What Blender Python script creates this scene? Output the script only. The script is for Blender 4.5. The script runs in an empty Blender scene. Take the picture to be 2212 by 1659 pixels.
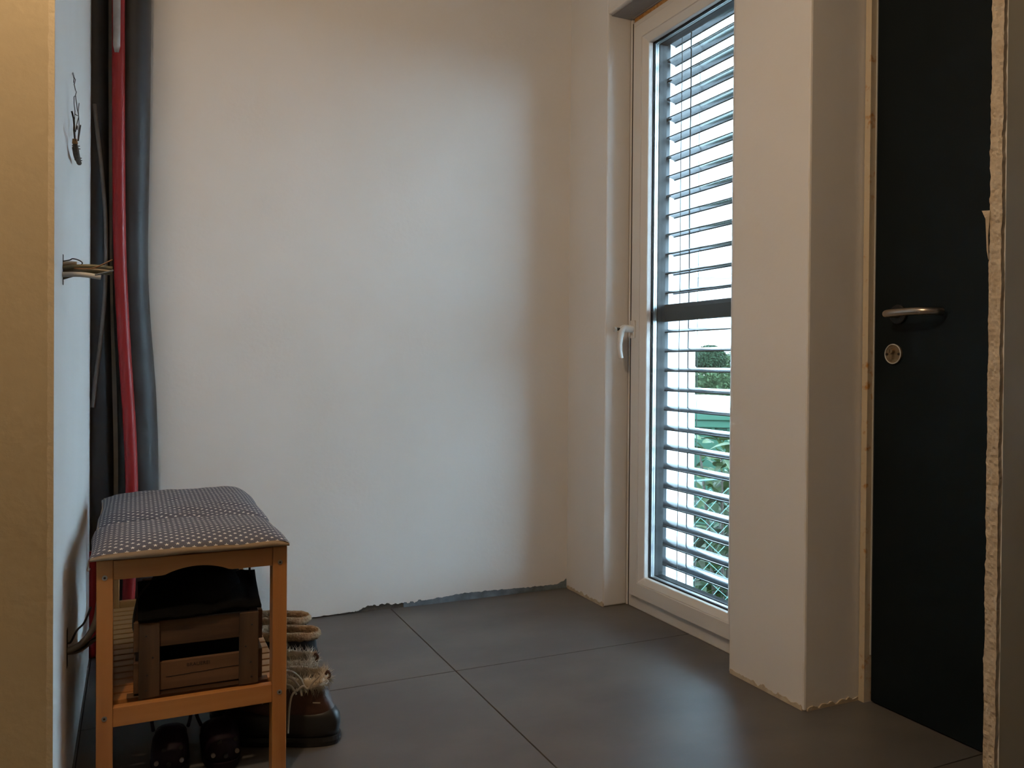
import bpy, bmesh, math, random
from mathutils import Vector, Matrix, noise

random.seed(7)
PI = math.pi
scene = bpy.context.scene
COL = scene.collection

# ------------------------------------------------------------------ camera
CAM_H = 0.92
F_PX, CY_OFF, YAW, PITCH, ROLL = 1771.16, -24.96, 0.431723, -0.008585, -0.007826
_f = Vector((math.sin(YAW)*math.cos(PITCH), math.cos(YAW)*math.cos(PITCH), math.sin(PITCH)))
_r = Vector((math.cos(YAW), -math.sin(YAW), 0))
_d = _f.cross(_r)
R_ = math.cos(ROLL)*_r + math.sin(ROLL)*_d
D_ = -math.sin(ROLL)*_r + math.cos(ROLL)*_d
cam = bpy.data.cameras.new('camera')
cam.sensor_fit = 'HORIZONTAL'; cam.sensor_width = 36.0
cam.lens = 36.0*F_PX/2212.0
cam.shift_y = CY_OFF/2212.0
cam.clip_start = 0.02; cam.clip_end = 200
camo = bpy.data.objects.new('camera', cam); COL.objects.link(camo)
m3 = Matrix((R_, -D_, -_f)).transposed()
camo.matrix_world = Matrix.Translation((0, 0, CAM_H)) @ m3.to_4x4()
scene.camera = camo

def ray(px, py):
    a = (px-1106)/F_PX; b = (py-829.5-CY_OFF)/F_PX
    return R_*a + D_*b + _f
def on(ax, val, px, py):
    """point where the pixel's ray meets the plane axis=val"""
    r = ray(px, py); c = Vector((0, 0, CAM_H))
    return c + r*((val-c[ax])/r[ax])

# ------------------------------------------------------------------ world, exposure
SKY = 21.5
LAMP = 490.0
w = bpy.data.worlds.new('overcast_sky'); scene.world = w
w.use_nodes = True
nt = w.node_tree; nt.nodes.clear()
wo = nt.nodes.new('ShaderNodeOutputWorld'); bg = nt.nodes.new('ShaderNodeBackground')
bg.inputs[0].default_value = (0.62, 0.80, 1.0, 1); bg.inputs[1].default_value = SKY
nt.links.new(bg.outputs[0], wo.inputs[0])
vs = scene.view_settings
vs.view_transform = 'Standard'; vs.look = 'None'; vs.gamma = 1.0; vs.use_curve_mapping = False
vs.exposure = 0.0

# ------------------------------------------------------------------ materials
def mat(name, col, rough=0.6, metal=0.0, col2=None, nscale=8.0, namt=1.0, bump=0.0, bscale=40.0, stretch=None, spec=0.5, detail=6.0, ramp=(0.35, 0.7), coat=0.0):
    m = bpy.data.materials.new(name); m.use_nodes = True
    t = m.node_tree; b = t.nodes['Principled BSDF']
    b.inputs['Base Color'].default_value = (*col, 1)
    b.inputs['Roughness'].default_value = rough
    b.inputs['Metallic'].default_value = metal
    b.inputs['Specular IOR Level'].default_value = spec
    if coat: b.inputs['Coat Weight'].default_value = coat; b.inputs['Coat Roughness'].default_value = 0.15
    tc = t.nodes.new('ShaderNodeTexCoord'); mp = t.nodes.new('ShaderNodeMapping')
    t.links.new(tc.outputs['Object'], mp.inputs[0])
    if stretch: mp.inputs['Scale'].default_value = stretch
    if col2:
        n = t.nodes.new('ShaderNodeTexNoise'); n.inputs['Scale'].default_value = nscale; n.inputs['Detail'].default_value = detail
        t.links.new(mp.outputs[0], n.inputs['Vector'])
        r = t.nodes.new('ShaderNodeValToRGB')
        r.color_ramp.elements[0].position = ramp[0]; r.color_ramp.elements[1].position = ramp[1]
        r.color_ramp.elements[0].color = (*col, 1); r.color_ramp.elements[1].color = (*col2, 1)
        t.links.new(n.outputs['Fac'], r.inputs[0]); t.links.new(r.outputs[0], b.inputs['Base Color'])
    if bump:
        n2 = t.nodes.new('ShaderNodeTexNoise'); n2.inputs['Scale'].default_value = bscale; n2.inputs['Detail'].default_value = 5
        t.links.new(mp.outputs[0], n2.inputs['Vector'])
        bp = t.nodes.new('ShaderNodeBump'); bp.inputs['Strength'].default_value = bump; bp.inputs['Distance'].default_value = 0.01
        t.links.new(n2.outputs['Fac'], bp.inputs['Height']); t.links.new(bp.outputs[0], b.inputs['Normal'])
    return m

M = {}
M['paint'] = mat('white_wall_paint', (.82, .81, .80), .85, col2=(.79, .78, .765), nscale=3, bump=.06, bscale=60)
M['raw'] = mat('raw_tan_plaster', (.455, .385, .255), .9, col2=(.39, .325, .21), nscale=2.2, bump=.12, bscale=50)
M['rough'] = mat('rough_plaster', (.62, .54, .42), .95, col2=(.48, .40, .30), nscale=30, bump=.4, bscale=90)
M['bead'] = mat('pale_corner_filler', (.50, .43, .30), .9, bump=.2, bscale=80)
M['mortar'] = mat('grey_mortar', (.16, .145, .125), .95, col2=(.09, .08, .07), nscale=25, bump=.5, bscale=60)
M['ceil'] = mat('ceiling_paint', (.75, .73, .69), .9)
M['head'] = mat('grey_render', (.36, .35, .34), .9, col2=(.30, .29, .28), nscale=12, bump=.2, bscale=70)
M['tile'] = mat('concrete_look_tile', (.105, .10, .095), .42, col2=(.145, .138, .13), nscale=2.6, bump=.02, bscale=30, spec=.45, stretch=(1, 1.4, 1), detail=9, ramp=(.38, .66))
M['grout'] = mat('dark_grout', (.05, .045, .04), .9)
M['membrane'] = mat('blue_grey_sealing_strip', (.20, .26, .31), .55, col2=(.10, .12, .14), nscale=20, bump=.3)
M['upvc'] = mat('white_window_profile', (.76, .74, .71), .38, spec=.4)
M['gasket'] = mat('black_rubber_gasket', (.012, .012, .013), .6)
M['alu'] = mat('anthracite_aluminium', (.022, .024, .027), .5, .1)
M['rail'] = mat('blue_grey_guide_rail', (.03, .036, .042), .5, .1)
M['spacer'] = mat('spacer_bar', (.6, .62, .63), .35, .7)
M['slat'] = mat('grey_slat_lacquer', (.10, .11, .125), .2, .5)
M['cord'] = mat('blind_cord', (.05, .055, .06), .8)
M['facade'] = mat('white_facade_render', (.85, .85, .84), .9)
M['foam'] = mat('orange_mounting_foam', (.46, .20, .045), .85, col2=(.62, .36, .12), nscale=60, bump=.5, bscale=120)
M['cream'] = mat('cream_sealant', (.62, .54, .41), .8, col2=(.45, .22, .06), nscale=34, ramp=(.58, .72), bump=.3)
M['door'] = mat('anthracite_door', (.004, .009, .012), .45, spec=.2)
M['steel'] = mat('brushed_steel', (.52, .46, .40), .28, 1.0)
M['darksteel'] = mat('black_metal', (.008, .008, .009), .5)
M['brass'] = mat('dull_brass_plate', (.34, .27, .17), .45, .8, col2=(.24, .17, .10), nscale=90)
M['frame_grey'] = mat('grey_green_steel_frame', (.17, .16, .125), .35, .2, col2=(.13, .125, .10), nscale=3, stretch=(1, 1, .3))
M['seal'] = mat('light_grey_seal', (.5, .5, .48), .6)

def wood(name, c1, c2, axis, rough=.5, sc=9, coat=.15):
    st = [1, 1, 1]; st[axis] = .09
    return mat(name, c1, rough, col2=c2, nscale=sc*4, stretch=tuple(st), bump=.05, bscale=60, coat=coat)
M['pine_z'] = wood('pine_upright', (.50, .225, .066), (.40, .165, .045), 2)
M['pine_x'] = wood('pine_crosswise', (.50, .225, .066), (.40, .165, .045), 0)
M['pine_y'] = wood('pine_lengthwise', (.50, .225, .066), (.40, .165, .045), 1)
M['crate_x'] = wood('weathered_crate_plank', (.13, .066, .030), (.045, .023, .012), 0, .85, 7, 0)
M['crate_y'] = wood('weathered_crate_side', (.14, .07, .03), (.06, .032, .016), 1, .85, 7, 0)
M['crate_z'] = wood('weathered_crate_batten', (.105, .056, .027), (.036, .020, .010), 2, .85, 7, 0)
M['ink'] = mat('dark_stamp_ink', (.018, .011, .007), .9)
M['nail'] = mat('rusty_nail', (.02, .015, .012), .7)
M['screw'] = mat('zinc_screw', (.55, .54, .5), .3, 1.0)
M['lining'] = mat('beige_cotton', (.32, .235, .15), .9, bump=.1, bscale=400)
M['bag'] = mat('black_fabric', (.004, .004, .004), .95, bump=.15, bscale=300, spec=.1)
M['strap'] = mat('black_strap', (.006, .006, .006), .7)
M['clog'] = mat('dark_purple_foam', (.012, .005, .012), .6, spec=.2)
M['pale_glint'] = mat('painted_pale_glint', (.22, .20, .20), .7)  # pale colour painting glints on the clogs and inside the crate
M['pipe'] = mat('dark_grey_pipe_insulation', (.05, .05, .05), .5, col2=(.036, .036, .037), nscale=6, bump=.1, bscale=14)
M['pipe_red'] = mat('red_pipe_jacket', (.36, .012, .011), .42, bump=.1, bscale=60)
M['pipe_white'] = mat('white_pipe', (.55, .53, .52), .5, col2=(.42, .40, .39), nscale=30)
M['conduit'] = mat('grey_cable_jacket', (.20, .19, .175), .55, col2=(.15, .14, .125), nscale=30)
M['c_beige'] = mat('beige_cable', (.27, .22, .155), .55)
M['c_olive'] = mat('olive_cable', (.12, .11, .06), .55)
M['c_grey'] = mat('pale_grey_cable', (.42, .42, .40), .55)
M['c_brown'] = mat('brown_wire', (.16, .07, .02), .5)
M['c_black'] = mat('black_wire', (.012, .012, .012), .5)
M['c_blue'] = mat('blue_grey_wire', (.10, .12, .15), .5)
M['hole'] = mat('dark_wall_hole', (.02, .018, .016), .9)
M['twig'] = mat('brown_bark', (.10, .075, .055), .9, col2=(.055, .04, .03), nscale=90, bump=.4, bscale=200)
M['twig_end'] = mat('cut_wood', (.26, .13, .045), .8)
M['wire'] = mat('thin_black_wire', (.02, .02, .02), .5, .4)
M['leather'] = mat('brown_boot_leather', (.062, .024, .012), .5, col2=(.040, .015, .008), nscale=12, bump=.1, bscale=90)
M['rubber'] = mat('black_boot_rubber', (.012, .012, .012), .42)
M['suede'] = mat('black_suede', (.006, .006, .007), .8, bump=.15, bscale=300)
M['fur'] = mat('cream_fur', (.50, .43, .33), .95, col2=(.36, .29, .20), nscale=60)
M['fleece'] = mat('beige_fleece', (.34, .235, .14), .95, col2=(.22, .14, .08), nscale=70, bump=.6, bscale=160)
M['lace'] = mat('pale_lace', (.34, .30, .24), .8)
M['bulb'] = bpy.data.materials.new('warm_bulb'); M['bulb'].use_nodes = True
_b = M['bulb'].node_tree.nodes['Principled BSDF']
_b.inputs['Base Color'].default_value = (.8, .8, .8, 1)
_b.inputs['Emission Color'].default_value = (1.0, .70, .43, 1); _b.inputs['Emission Strength'].default_value = LAMP
# outdoors
M['ground'] = mat('garden_soil', (.016, .015, .010), .95, col2=(.009, .013, .006), nscale=9, spec=.05)
M['paving'] = mat('pale_paving', (.55, .54, .52), .9)
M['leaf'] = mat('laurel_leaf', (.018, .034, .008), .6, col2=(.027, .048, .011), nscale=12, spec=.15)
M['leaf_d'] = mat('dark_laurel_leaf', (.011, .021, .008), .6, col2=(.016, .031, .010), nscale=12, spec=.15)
M['stem'] = mat('brown_stem', (.04, .027, .02), .9)
M['mesh'] = mat('green_fence_wire', (.09, .17, .15), .6, spec=.2)
M['bin'] = mat('green_plastic_bin', (.016, .056, .034), .6, col2=(.014, .05, .031), nscale=3, spec=.2)
M['binlid'] = mat('pale_sky_glare_lid', (.72, .76, .74), .4)  # pale lid, its colour includes the overexposed sky reflection
M['hedge'] = mat('hedge_leaves', (.022, .04, .018), .9, col2=(.04, .058, .027), nscale=6, spec=.05)
M['tree'] = mat('tree_leaves', (.015, .029, .016), .9, col2=(.023, .04, .022), nscale=4, spec=.05)
M['bare'] = mat('bare_reddish_branches', (.10, .07, .06), .9)
M['roof'] = mat('pale_roof_tiles', (.42, .44, .44), .8)
M['stone'] = mat('white_stone_sill', (.78, .78, .77), .5)

def glass_mat():
    m = bpy.data.materials.new('window_glass'); m.use_nodes = True
    t = m.node_tree; t.nodes.clear()
    o = t.nodes.new('ShaderNodeOutputMaterial'); mx = t.nodes.new('ShaderNodeMixShader')
    tr = t.nodes.new('ShaderNodeBsdfTransparent'); gl = t.nodes.new('ShaderNodeBsdfGlossy')
    tr.inputs[0].default_value = (.93, .97, .97, 1); gl.inputs['Roughness'].default_value = .02
    lw = t.nodes.new('ShaderNodeLayerWeight'); lw.inputs[0].default_value = .5
    pw = t.nodes.new('ShaderNodeMath'); pw.operation = 'POWER'; pw.inputs[1].default_value = 4
    ma = t.nodes.new('ShaderNodeMath'); ma.operation = 'MULTIPLY_ADD'; ma.inputs[1].default_value = .6; ma.inputs[2].default_value = .03
    t.links.new(lw.outputs['Facing'], pw.inputs[0]); t.links.new(pw.outputs[0], ma.inputs[0])
    t.links.new(ma.outputs[0], mx.inputs[0]); t.links.new(tr.outputs[0], mx.inputs[1]); t.links.new(gl.outputs[0], mx.inputs[2])
    t.links.new(mx.outputs[0], o.inputs[0])
    return m
M['glass'] = glass_mat()

def star_mat():
    m = bpy.data.materials.new('grey_star_print_cotton'); m.use_nodes = True
    t = m.node_tree; L = t.links; b = t.nodes['Principled BSDF']; b.inputs['Roughness'].default_value = .9
    b.inputs['Specular IOR Level'].default_value = .2
    def math_(op, a, c=None, d=None):
        n = t.nodes.new('ShaderNodeMath'); n.operation = op
        for i, v in enumerate((a, c, d)):
            if v is None: continue
            if isinstance(v, (int, float)): n.inputs[i].default_value = v
            else: L.new(v, n.inputs[i])
        return n.outputs[0]
    uv = t.nodes.new('ShaderNodeUVMap'); sp = t.nodes.new('ShaderNodeSeparateXYZ'); L.new(uv.outputs[0], sp.inputs[0])
    P = .0215
    u = math_('DIVIDE', sp.outputs[0], P); v = math_('DIVIDE', sp.outputs[1], P)
    def star(du, dv):
        x = math_('SUBTRACT', math_('FRACT', math_('ADD', u, du)), .5)
        y = math_('SUBTRACT', math_('FRACT', math_('ADD', v, dv)), .5)
        r = math_('SQRT', math_('ADD', math_('MULTIPLY', x, x), math_('MULTIPLY', y, y)))
        a = math_('ARCTAN2', x, y)
        k = 2*PI/5
        ph = math_('ABSOLUTE', math_('SUBTRACT', math_('FLOORED_MODULO', math_('ADD', a, k/2), k), k/2))
        Rr, r2 = .225, .092
        s36, c36 = math.sin(PI/5), math.cos(PI/5)
        nx, ny = r2*s36, Rr - r2*c36
        qx = math_('SUBTRACT', math_('MULTIPLY', r, math_('COSINE', ph)), Rr)
        qy = math_('MULTIPLY', r, math_('SINE', ph))
        val = math_('ADD', math_('MULTIPLY', qx, nx), math_('MULTIPLY', qy, ny))
        return math_('LESS_THAN', val, 0.0)
    s = math_('MAXIMUM', star(0, 0), star(.5, .5))
    mx = t.nodes.new('ShaderNodeMixRGB'); L.new(s, mx.inputs[0])
    mx.inputs[1].default_value = (.11, .112, .135, 1); mx.inputs[2].default_value = (.72, .68, .62, 1)
    L.new(mx.outputs[0], b.inputs['Base Color'])
    return m
M['stars'] = star_mat()

# ------------------------------------------------------------------ mesh helpers
def box(bm, x0, x1, y0, y1, z0, z1):
    v = [bm.verts.new(p) for p in ((x0,y0,z0),(x1,y0,z0),(x1,y1,z0),(x0,y1,z0),(x0,y0,z1),(x1,y0,z1),(x1,y1,z1),(x0,y1,z1))]
    for f in ((0,3,2,1),(4,5,6,7),(0,1,5,4),(1,2,6,5),(2,3,7,6),(3,0,4,7)): bm.faces.new([v[i] for i in f])
    return bm
def prism(bm, pts, axis, a0, a1):
    """extrude a 2D outline along an axis; pts are the two remaining coords in xyz order"""
    def P(p, a):
        q = list(p); q.insert(axis, a); return q
    A = [bm.verts.new(P(p, a0)) for p in pts]; B = [bm.verts.new(P(p, a1)) for p in pts]
    n = len(pts)
    bm.faces.new(A); bm.faces.new(B[::-1])
    for i in range(n): bm.faces.new((A[i], B[i], B[(i+1) % n], A[(i+1) % n]))
    return bm
def tube(bm, pts, r, seg=8, cap=True, sy=1.0):
    pts = [Vector(p) for p in pts]; n = len(pts)
    rr = r if isinstance(r, (list, tuple)) else [r]*n
    up = Vector((0, 0, 1)); rings = []
    tprev = None
    for i, p in enumerate(pts):
        t = (pts[min(i+1, n-1)] - pts[max(i-1, 0)]).normalized()
        if tprev is None:
            a = up if abs(t.z) < .9 else Vector((1, 0, 0))
            s = t.cross(a).normalized()
        else:
            s = (s - t*s.dot(t)).normalized()
        tprev = t; b = t.cross(s)
        rings.append([bm.verts.new(p + s*math.cos(2*PI*k/seg)*rr[i] + b*math.sin(2*PI*k/seg)*rr[i]*sy) for k in range(seg)])
    for i in range(n-1):
        for k in range(seg):
            bm.faces.new((rings[i][k], rings[i][(k+1) % seg], rings[i+1][(k+1) % seg], rings[i+1][k]))
    if cap:
        bm.faces.new(rings[0][::-1]); bm.faces.new(rings[-1])
    return bm
def smooth_path(pts, n=6):
    pts = [Vector(p) for p in pts]; out = []
    for i in range(len(pts)-1):
        p0 = pts[max(i-1, 0)]; p1 = pts[i]; p2 = pts[i+1]; p3 = pts[min(i+2, len(pts)-1)]
        for k in range(n):
            t = k/n
            out.append(.5*((2*p1)+(p2-p0)*t+(2*p0-5*p1+4*p2-p3)*t*t+(3*p1-p0-3*p2+p3)*t**3))
    out.append(pts[-1]); return out
def cyl(bm, c, r, h, axis=2, seg=20, r2=None):
    c = Vector(c); d = Vector((0, 0, 0)); d[axis] = 1
    return tube(bm, [c-d*h/2, c+d*h/2], [r, r if r2 is None else r2], seg)
def ring_yz(bm, outer, inner, x0, x1):
    """rectangular ring (frame) lying in the YZ plane; outer/inner=(y0,y1,z0,z1)"""
    def c(r, x): return [bm.verts.new((x, y, z)) for y, z in ((r[0], r[2]), (r[1], r[2]), (r[1], r[3]), (r[0], r[3]))]
    return c(outer, x0), c(inner, x0), c(outer, x1), c(inner, x1)
def frame(bm, outer, inner, x0, x1, xi=None):
    xi = x0 if xi is None else xi
    def c(r, x): return [bm.verts.new((x, y, z)) for y, z in ((r[0], r[2]), (r[1], r[2]), (r[1], r[3]), (r[0], r[3]))]
    a, b, d, e = c(outer, x0), c(inner, xi), c(outer, x1), c(inner, x1)
    for i in range(4):
        j = (i+1) % 4
        bm.faces.new((a[i], a[j], b[j], b[i])); bm.faces.new((d[i], e[i], e[j], d[j]))
        bm.faces.new((a[i], d[i], d[j], a[j])); bm.faces.new((b[i], b[j], e[j], e[i]))
    return bm
def NB(): return bmesh.new()
def mk(name, bm, m, parent=None, smooth=False, bevel=0, bseg=2, world=False, subsurf=0):
    bmesh.ops.recalc_face_normals(bm, faces=bm.faces[:])
    me = bpy.data.meshes.new(name); bm.to_mesh(me); bm.free()
    if smooth:
        for p in me.polygons: p.use_smooth = True
    me.materials.append(M[m] if isinstance(m, str) else m)
    o = bpy.data.objects.new(name, me); COL.objects.link(o)
    if parent is not None:
        o.parent = parent
        if world: o.matrix_parent_inverse = parent.matrix_basis.inverted()
    if bevel:
        md = o.modifiers.new('bevel', 'BEVEL'); md.width = bevel; md.segments = bseg; md.limit_method = 'ANGLE'; md.angle_limit = .6
    if subsurf:
        md = o.modifiers.new('sub', 'SUBSURF'); md.levels = subsurf; md.render_levels = subsurf
    return o
def tag(o, label, cat, group=None, kind=None):
    if label: o['label'] = label
    if cat: o['category'] = cat
    if group: o['group'] = group
    if kind: o['kind'] = kind
    return o
def thing(name, label, cat, loc=(0, 0, 0), rotz=0, group=None, kind=None):
    o = bpy.data.objects.new(name, None); COL.objects.link(o); o.empty_display_size = .05
    o.location = loc; o.rotation_euler = (0, 0, rotz)
    return tag(o, label, cat, group, kind)
def struct(o, label, cat=None):
    return tag(o, label, cat, None, 'structure')
def share(src, parent, loc=(0, 0, 0), rot=(0, 0, 0), scale=(1, 1, 1), name=None):
    o = src.copy(); COL.objects.link(o); o.parent = parent
    o.location = loc; o.rotation_euler = rot; o.scale = scale
    if name: o.name = name
    return o
def nz(x, y, z, s): return noise.noise(Vector((x*s, y*s, z*s)))

# ================================================================== THE SETTING
XL, XR, YB = -.125, 1.63, 2.98          # left wall, right wall, back wall
CEIL = 2.5

# floor: screed with large tiles as parts, joints recessed
fl = mk('floor', box(NB(), -2.3, 1.857, -2.3, 3.05, -.05, -.004), 'grout')
struct(fl, 'dark grey concrete-look floor of large square tiles', 'floor')
g = .0016
xs = [-2.119, -1.119, -.119, .881, 1.881]; ys = [-1.7, -.7, .3, 1.3, 2.3]
for i in range(4):
    for j in range(len(ys)):
        x0 = xs[i]; x1 = x0 + 1.0; y0 = ys[j]; y1 = y0 + 1.0
        x1 = min(x1, 1.857); y1 = min(y1, 2.99)
        if x1 - x0 < .05: continue
        mk('tile', box(NB(), x0+g, x1-g, y0+g, y1-g, -.02, 0.0), 'tile', fl, bevel=.0008, bseg=1)

ce = mk('ceiling', box(NB(), -2.3, 2.05, -2.3, 3.1, CEIL, CEIL+.1), 'ceil')
struct(ce, 'plain white ceiling above the entrance', 'ceiling')

# back wall: masonry, plaster coat with a ragged lower edge, sealing strip behind it
wb = mk('wall_back', box(NB(), -.6, 1.80, YB+.012, YB+.15, -.05, CEIL), 'mortar')
struct(wb, 'white plastered back wall of the entrance', 'wall')
def ragged(ctrl, step, amp, sc, seed):
    out = []; x = ctrl[0][0]; k = 0
    while x < ctrl[-1][0]:
        while k < len(ctrl)-2 and x > ctrl[k+1][0]: k += 1
        (xa, za), (xb, zb) = ctrl[k], ctrl[k+1]
        z = za + (zb-za)*(x-xa)/(xb-xa)
        a = amp(x) if callable(amp) else amp
        out.append((x, z + a*nz(x, seed, 0, sc) + .5*a*nz(x, seed+4, 0, sc*3.1))); x += step
    out.append(ctrl[-1]); return out
bot = ragged([(-.6, .004), (.576, .004), (.75, .008), (.79, .022), (.87, .022), (.93, .017), (1.03, .020), (1.10, .024), (1.18, .029), (1.31, .026), (1.43, .022), (1.58, .020), (1.62, .034), (1.634, .046)],
             .004, lambda x: .002 if x < .74 else (.009 if x < 1.0 else .0035), 55, 1.0)
pts = [(x, z) for x, z in bot] + [(1.634, CEIL), (-.6, CEIL)]
mk('plaster_coat', prism(NB(), pts, 1, YB, YB+.013), 'paint', wb)
mk('sealing_strip', prism(NB(), [(x, .034+.003*math.sin(x*40)) for x in [.93+.02*k for k in range(36)]] + [(1.63, .0), (.93, .0)], 1, YB+.0025, YB+.0125), 'membrane', wb)

# left wall: painted face with a broken far edge, chase for the pipes beyond
bm = NB(); box(bm, -.34, XL-.012, 1.606, 2.84, 0, CEIL); box(bm, -.40, -.34, 1.606, 3.0, 0, CEIL)
wl = mk('wall_left', bm, 'mortar')
struct(wl, 'white painted side wall with broken plaster edge beside the pipes', 'wall')
edge = ragged([(0, 2.85), (.25, 2.872), (.5, 2.885), (.9, 2.875), (1.4, 2.895), (2.0, 2.885), (2.5, 2.89)], .006, .012, 30, 5.0)
pts = [(1.6, 0)] + [(y, z) for z, y in edge] + [(1.6, CEIL)]
mk('plaster_coat', prism(NB(), pts, 0, XL-.013, XL), 'paint', wl)
edge2 = ragged([(0, 2.868), (.6, 2.90), (1.2, 2.895), (2.5, 2.905)], .008, .02, 22, 9.0)
mk('broken_plaster', prism(NB(), [(2.8, 0)] + [(y, z) for z, y in edge2] + [(2.8, CEIL)], 0, XL-.034, XL-.013), 'mortar', wl)

# raw plastered wall facing the hall
bm = NB(); box(bm, -2.3, XL-.004, 1.598, 1.606, 0, CEIL)
wh = mk('wall_hall', bm, 'raw'); struct(wh, 'warm lit tan plastered wall end facing the hall', 'wall')
be = ragged([(0, -.134), (2.5, -.134)], .01, .0022, 40, 3.0)
mk('corner_bead', prism(NB(), [(-.1245, 0), (-.1245, CEIL)] + [(x, z) for z, x in be][::-1], 1, 1.5945, 1.5985), 'bead', wh)

# right wall with the window opening
WZ = 2.255
FY, NY = 2.69, 1.962             # far and near jambs of the opening
bm = NB()
box(bm, XR, 1.735, FY, YB+.02, 0, CEIL); box(bm, 1.735, 2.05, 2.685, 3.4, -.6, CEIL+.4)
box(bm, XR, 2.05, 1.655, NY, 0, CEIL); 
box(bm, XR, 2.05, NY, FY, WZ, CEIL)
wr = mk('wall_right', bm, 'paint', bevel=.006)
struct(wr, 'white plastered wall with the tall window and door niche', 'wall')
# ragged foot of the plaster on the right wall
def foot(y0, y1, seed):
    c = ragged([(y0, .012), (y1, .012)], .005, .011, 45, seed)
    return prism(NB(), [(y0, .0)] + c + [(y1, .0)], 0, XR-.0015, XR+.004)
mk('broken_plaster_foot', foot(2.69, 2.975, 2.0), 'rough', wr)
mk('broken_plaster_foot', foot(1.662, 1.955, 6.0), 'rough', wr)
c = ragged([(1.64, .008), (1.83, .01)], .005, .010, 45, 8.0)
mk('broken_plaster_foot', prism(NB(), [(1.64, 0)] + c + [(1.83, 0)], 1, 1.6515, 1.657), 'rough', wr)
mk('reveal_head', box(NB(), XR+.014, 1.728, NY+.002, FY-.002, WZ-.0035, WZ+.01), 'head', wr)
# facade outside
bm = NB(); box(bm, 1.87, 2.05, -1.5, 1.655, 2.2, 2.9); box(bm, 1.95, 2.05, -1.5, .6, -.6, 2.2); box(bm, 2.0, 2.05, 1.66, 2.685, 2.36, 2.9); box(bm, 1.86, 2.05, 1.66, 2.685, -.6, -.10)
fac = mk('wall_outside', bm, 'facade'); struct(fac, 'white rendered house front outside the window', 'wall')

# wall stretches behind the camera and beside the door
bm = NB(); box(bm, -2.4, -2.3, -2.3, 1.6, 0, CEIL); box(bm, -2.4, 2.05, -2.4, -2.3, 0, CEIL)
hr = mk('wall_rear', bm, 'raw'); struct(hr, 'plain hall walls behind the viewpoint', 'wall')
bm = NB(); box(bm, XR, 1.9, -2.3, 1.093, 0, CEIL); box(bm, XR+.02, 1.9, 1.09, 1.652, 2.14, CEIL)
box(bm, XR+.012, 1.9, 1.1195, 1.142, 0, 2.14)
wd = mk('wall_door', bm, 'paint'); struct(wd, 'wall around the dark entrance door', 'wall')
# rough cut plaster edge beside the door
bm = NB(); ny, nzn = 9, 420; grid = []
for j in range(nzn+1):
    z = 2.45*j/nzn; row = []
    ya = 1.122 + .002*nz(z, 1, 0, 14) + .0015*nz(z, 2, 0, 60)
    yb = 1.1485 + .0025*nz(z, 3, 0, 12) + .0016*nz(z, 5, 0, 60)
    for i in range(ny+1):
        y = ya + (yb-ya)*i/ny
        h = .003*nz(y, z, 7, 60) + .004*nz(y*1.4+z*.4, z, 11, 110) if 0 < i < ny else .004*abs(nz(y, z, 3, 60))
        row.append(bm.verts.new((XR + .002 - h, y, z)))
    row.append(bm.verts.new((XR+.014, yb, z))); row.insert(0, bm.verts.new((XR+.014, ya, z)))
    grid.append(row)
for j in range(nzn):
    for i in range(len(grid[0])-1): bm.faces.new((grid[j][i], grid[j][i+1], grid[j+1][i+1], grid[j+1][i]))
mk('rough_plaster_edge', bm, 'rough', wd)
# torn scrap of tape on that edge
bm = NB()
a = on(0, XR, 2124, 457); b_ = on(0, XR, 2141, 459); c_ = on(0, XR, 2137, 472); d_ = on(0, XR, 2133, 470)
for dx in (0,):
    pts3 = [(XR-.002, 1.164, 1.255), (XR-.001, 1.146, 1.253), (XR-.001, 1.147, 1.238), (XR-.002, 1.1495, 1.20), (XR-.002, 1.148, 1.15), (XR-.003, 1.1512, 1.17), (XR-.004, 1.154, 1.236)]
    A = [bm.verts.new(p) for p in pts3]; B = [bm.verts.new((p[0]+.0015, p[1], p[2])) for p in pts3]
    n = len(A); bm.faces.new(A); bm.faces.new(B[::-1])
    for i in range(n): bm.faces.new((A[i], A[(i+1) % n], B[(i+1) % n], B[i]))
mk('torn_tape', bm, 'rough', wd)

# grey steel frame to the right of the rough edge
t1 = mk('trim_1', box(NB(), XR-.023, XR-.0005, .80, 1.0995, 0.0, CEIL), 'frame_grey', bevel=.006, bseg=3)
struct(t1, 'grey green steel frame upright beside the rough plaster edge', 'door frame')

# ------------------------------------------------------------------ entrance door
DX = 1.845
d1 = thing('door_1', 'dark anthracite entrance door with steel lever handle', 'door', (DX, 1.12, 0), kind='structure')
bm = NB(); box(bm, DX, DX+.06, .62, 1.628, .004, 2.138)
mk('door_leaf', bm, 'door', d1, bevel=.002, world=True)
mk('door_frame', box(NB(), DX+.012, DX+.09, 1.6315, 1.6525, 0, 2.14), 'door', d1, world=True)
mk('door_light_stop', box(NB(), DX+.014, DX+.10, .58, 1.655, -.06, .0036), 'door', d1, world=True)  # unseen backing added to stop daylight leaking under the door
mk('edge_seal', box(NB(), DX-.001, DX+.011, 1.6285, 1.6325, .13, 2.14), 'seal', d1, world=True)
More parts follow.
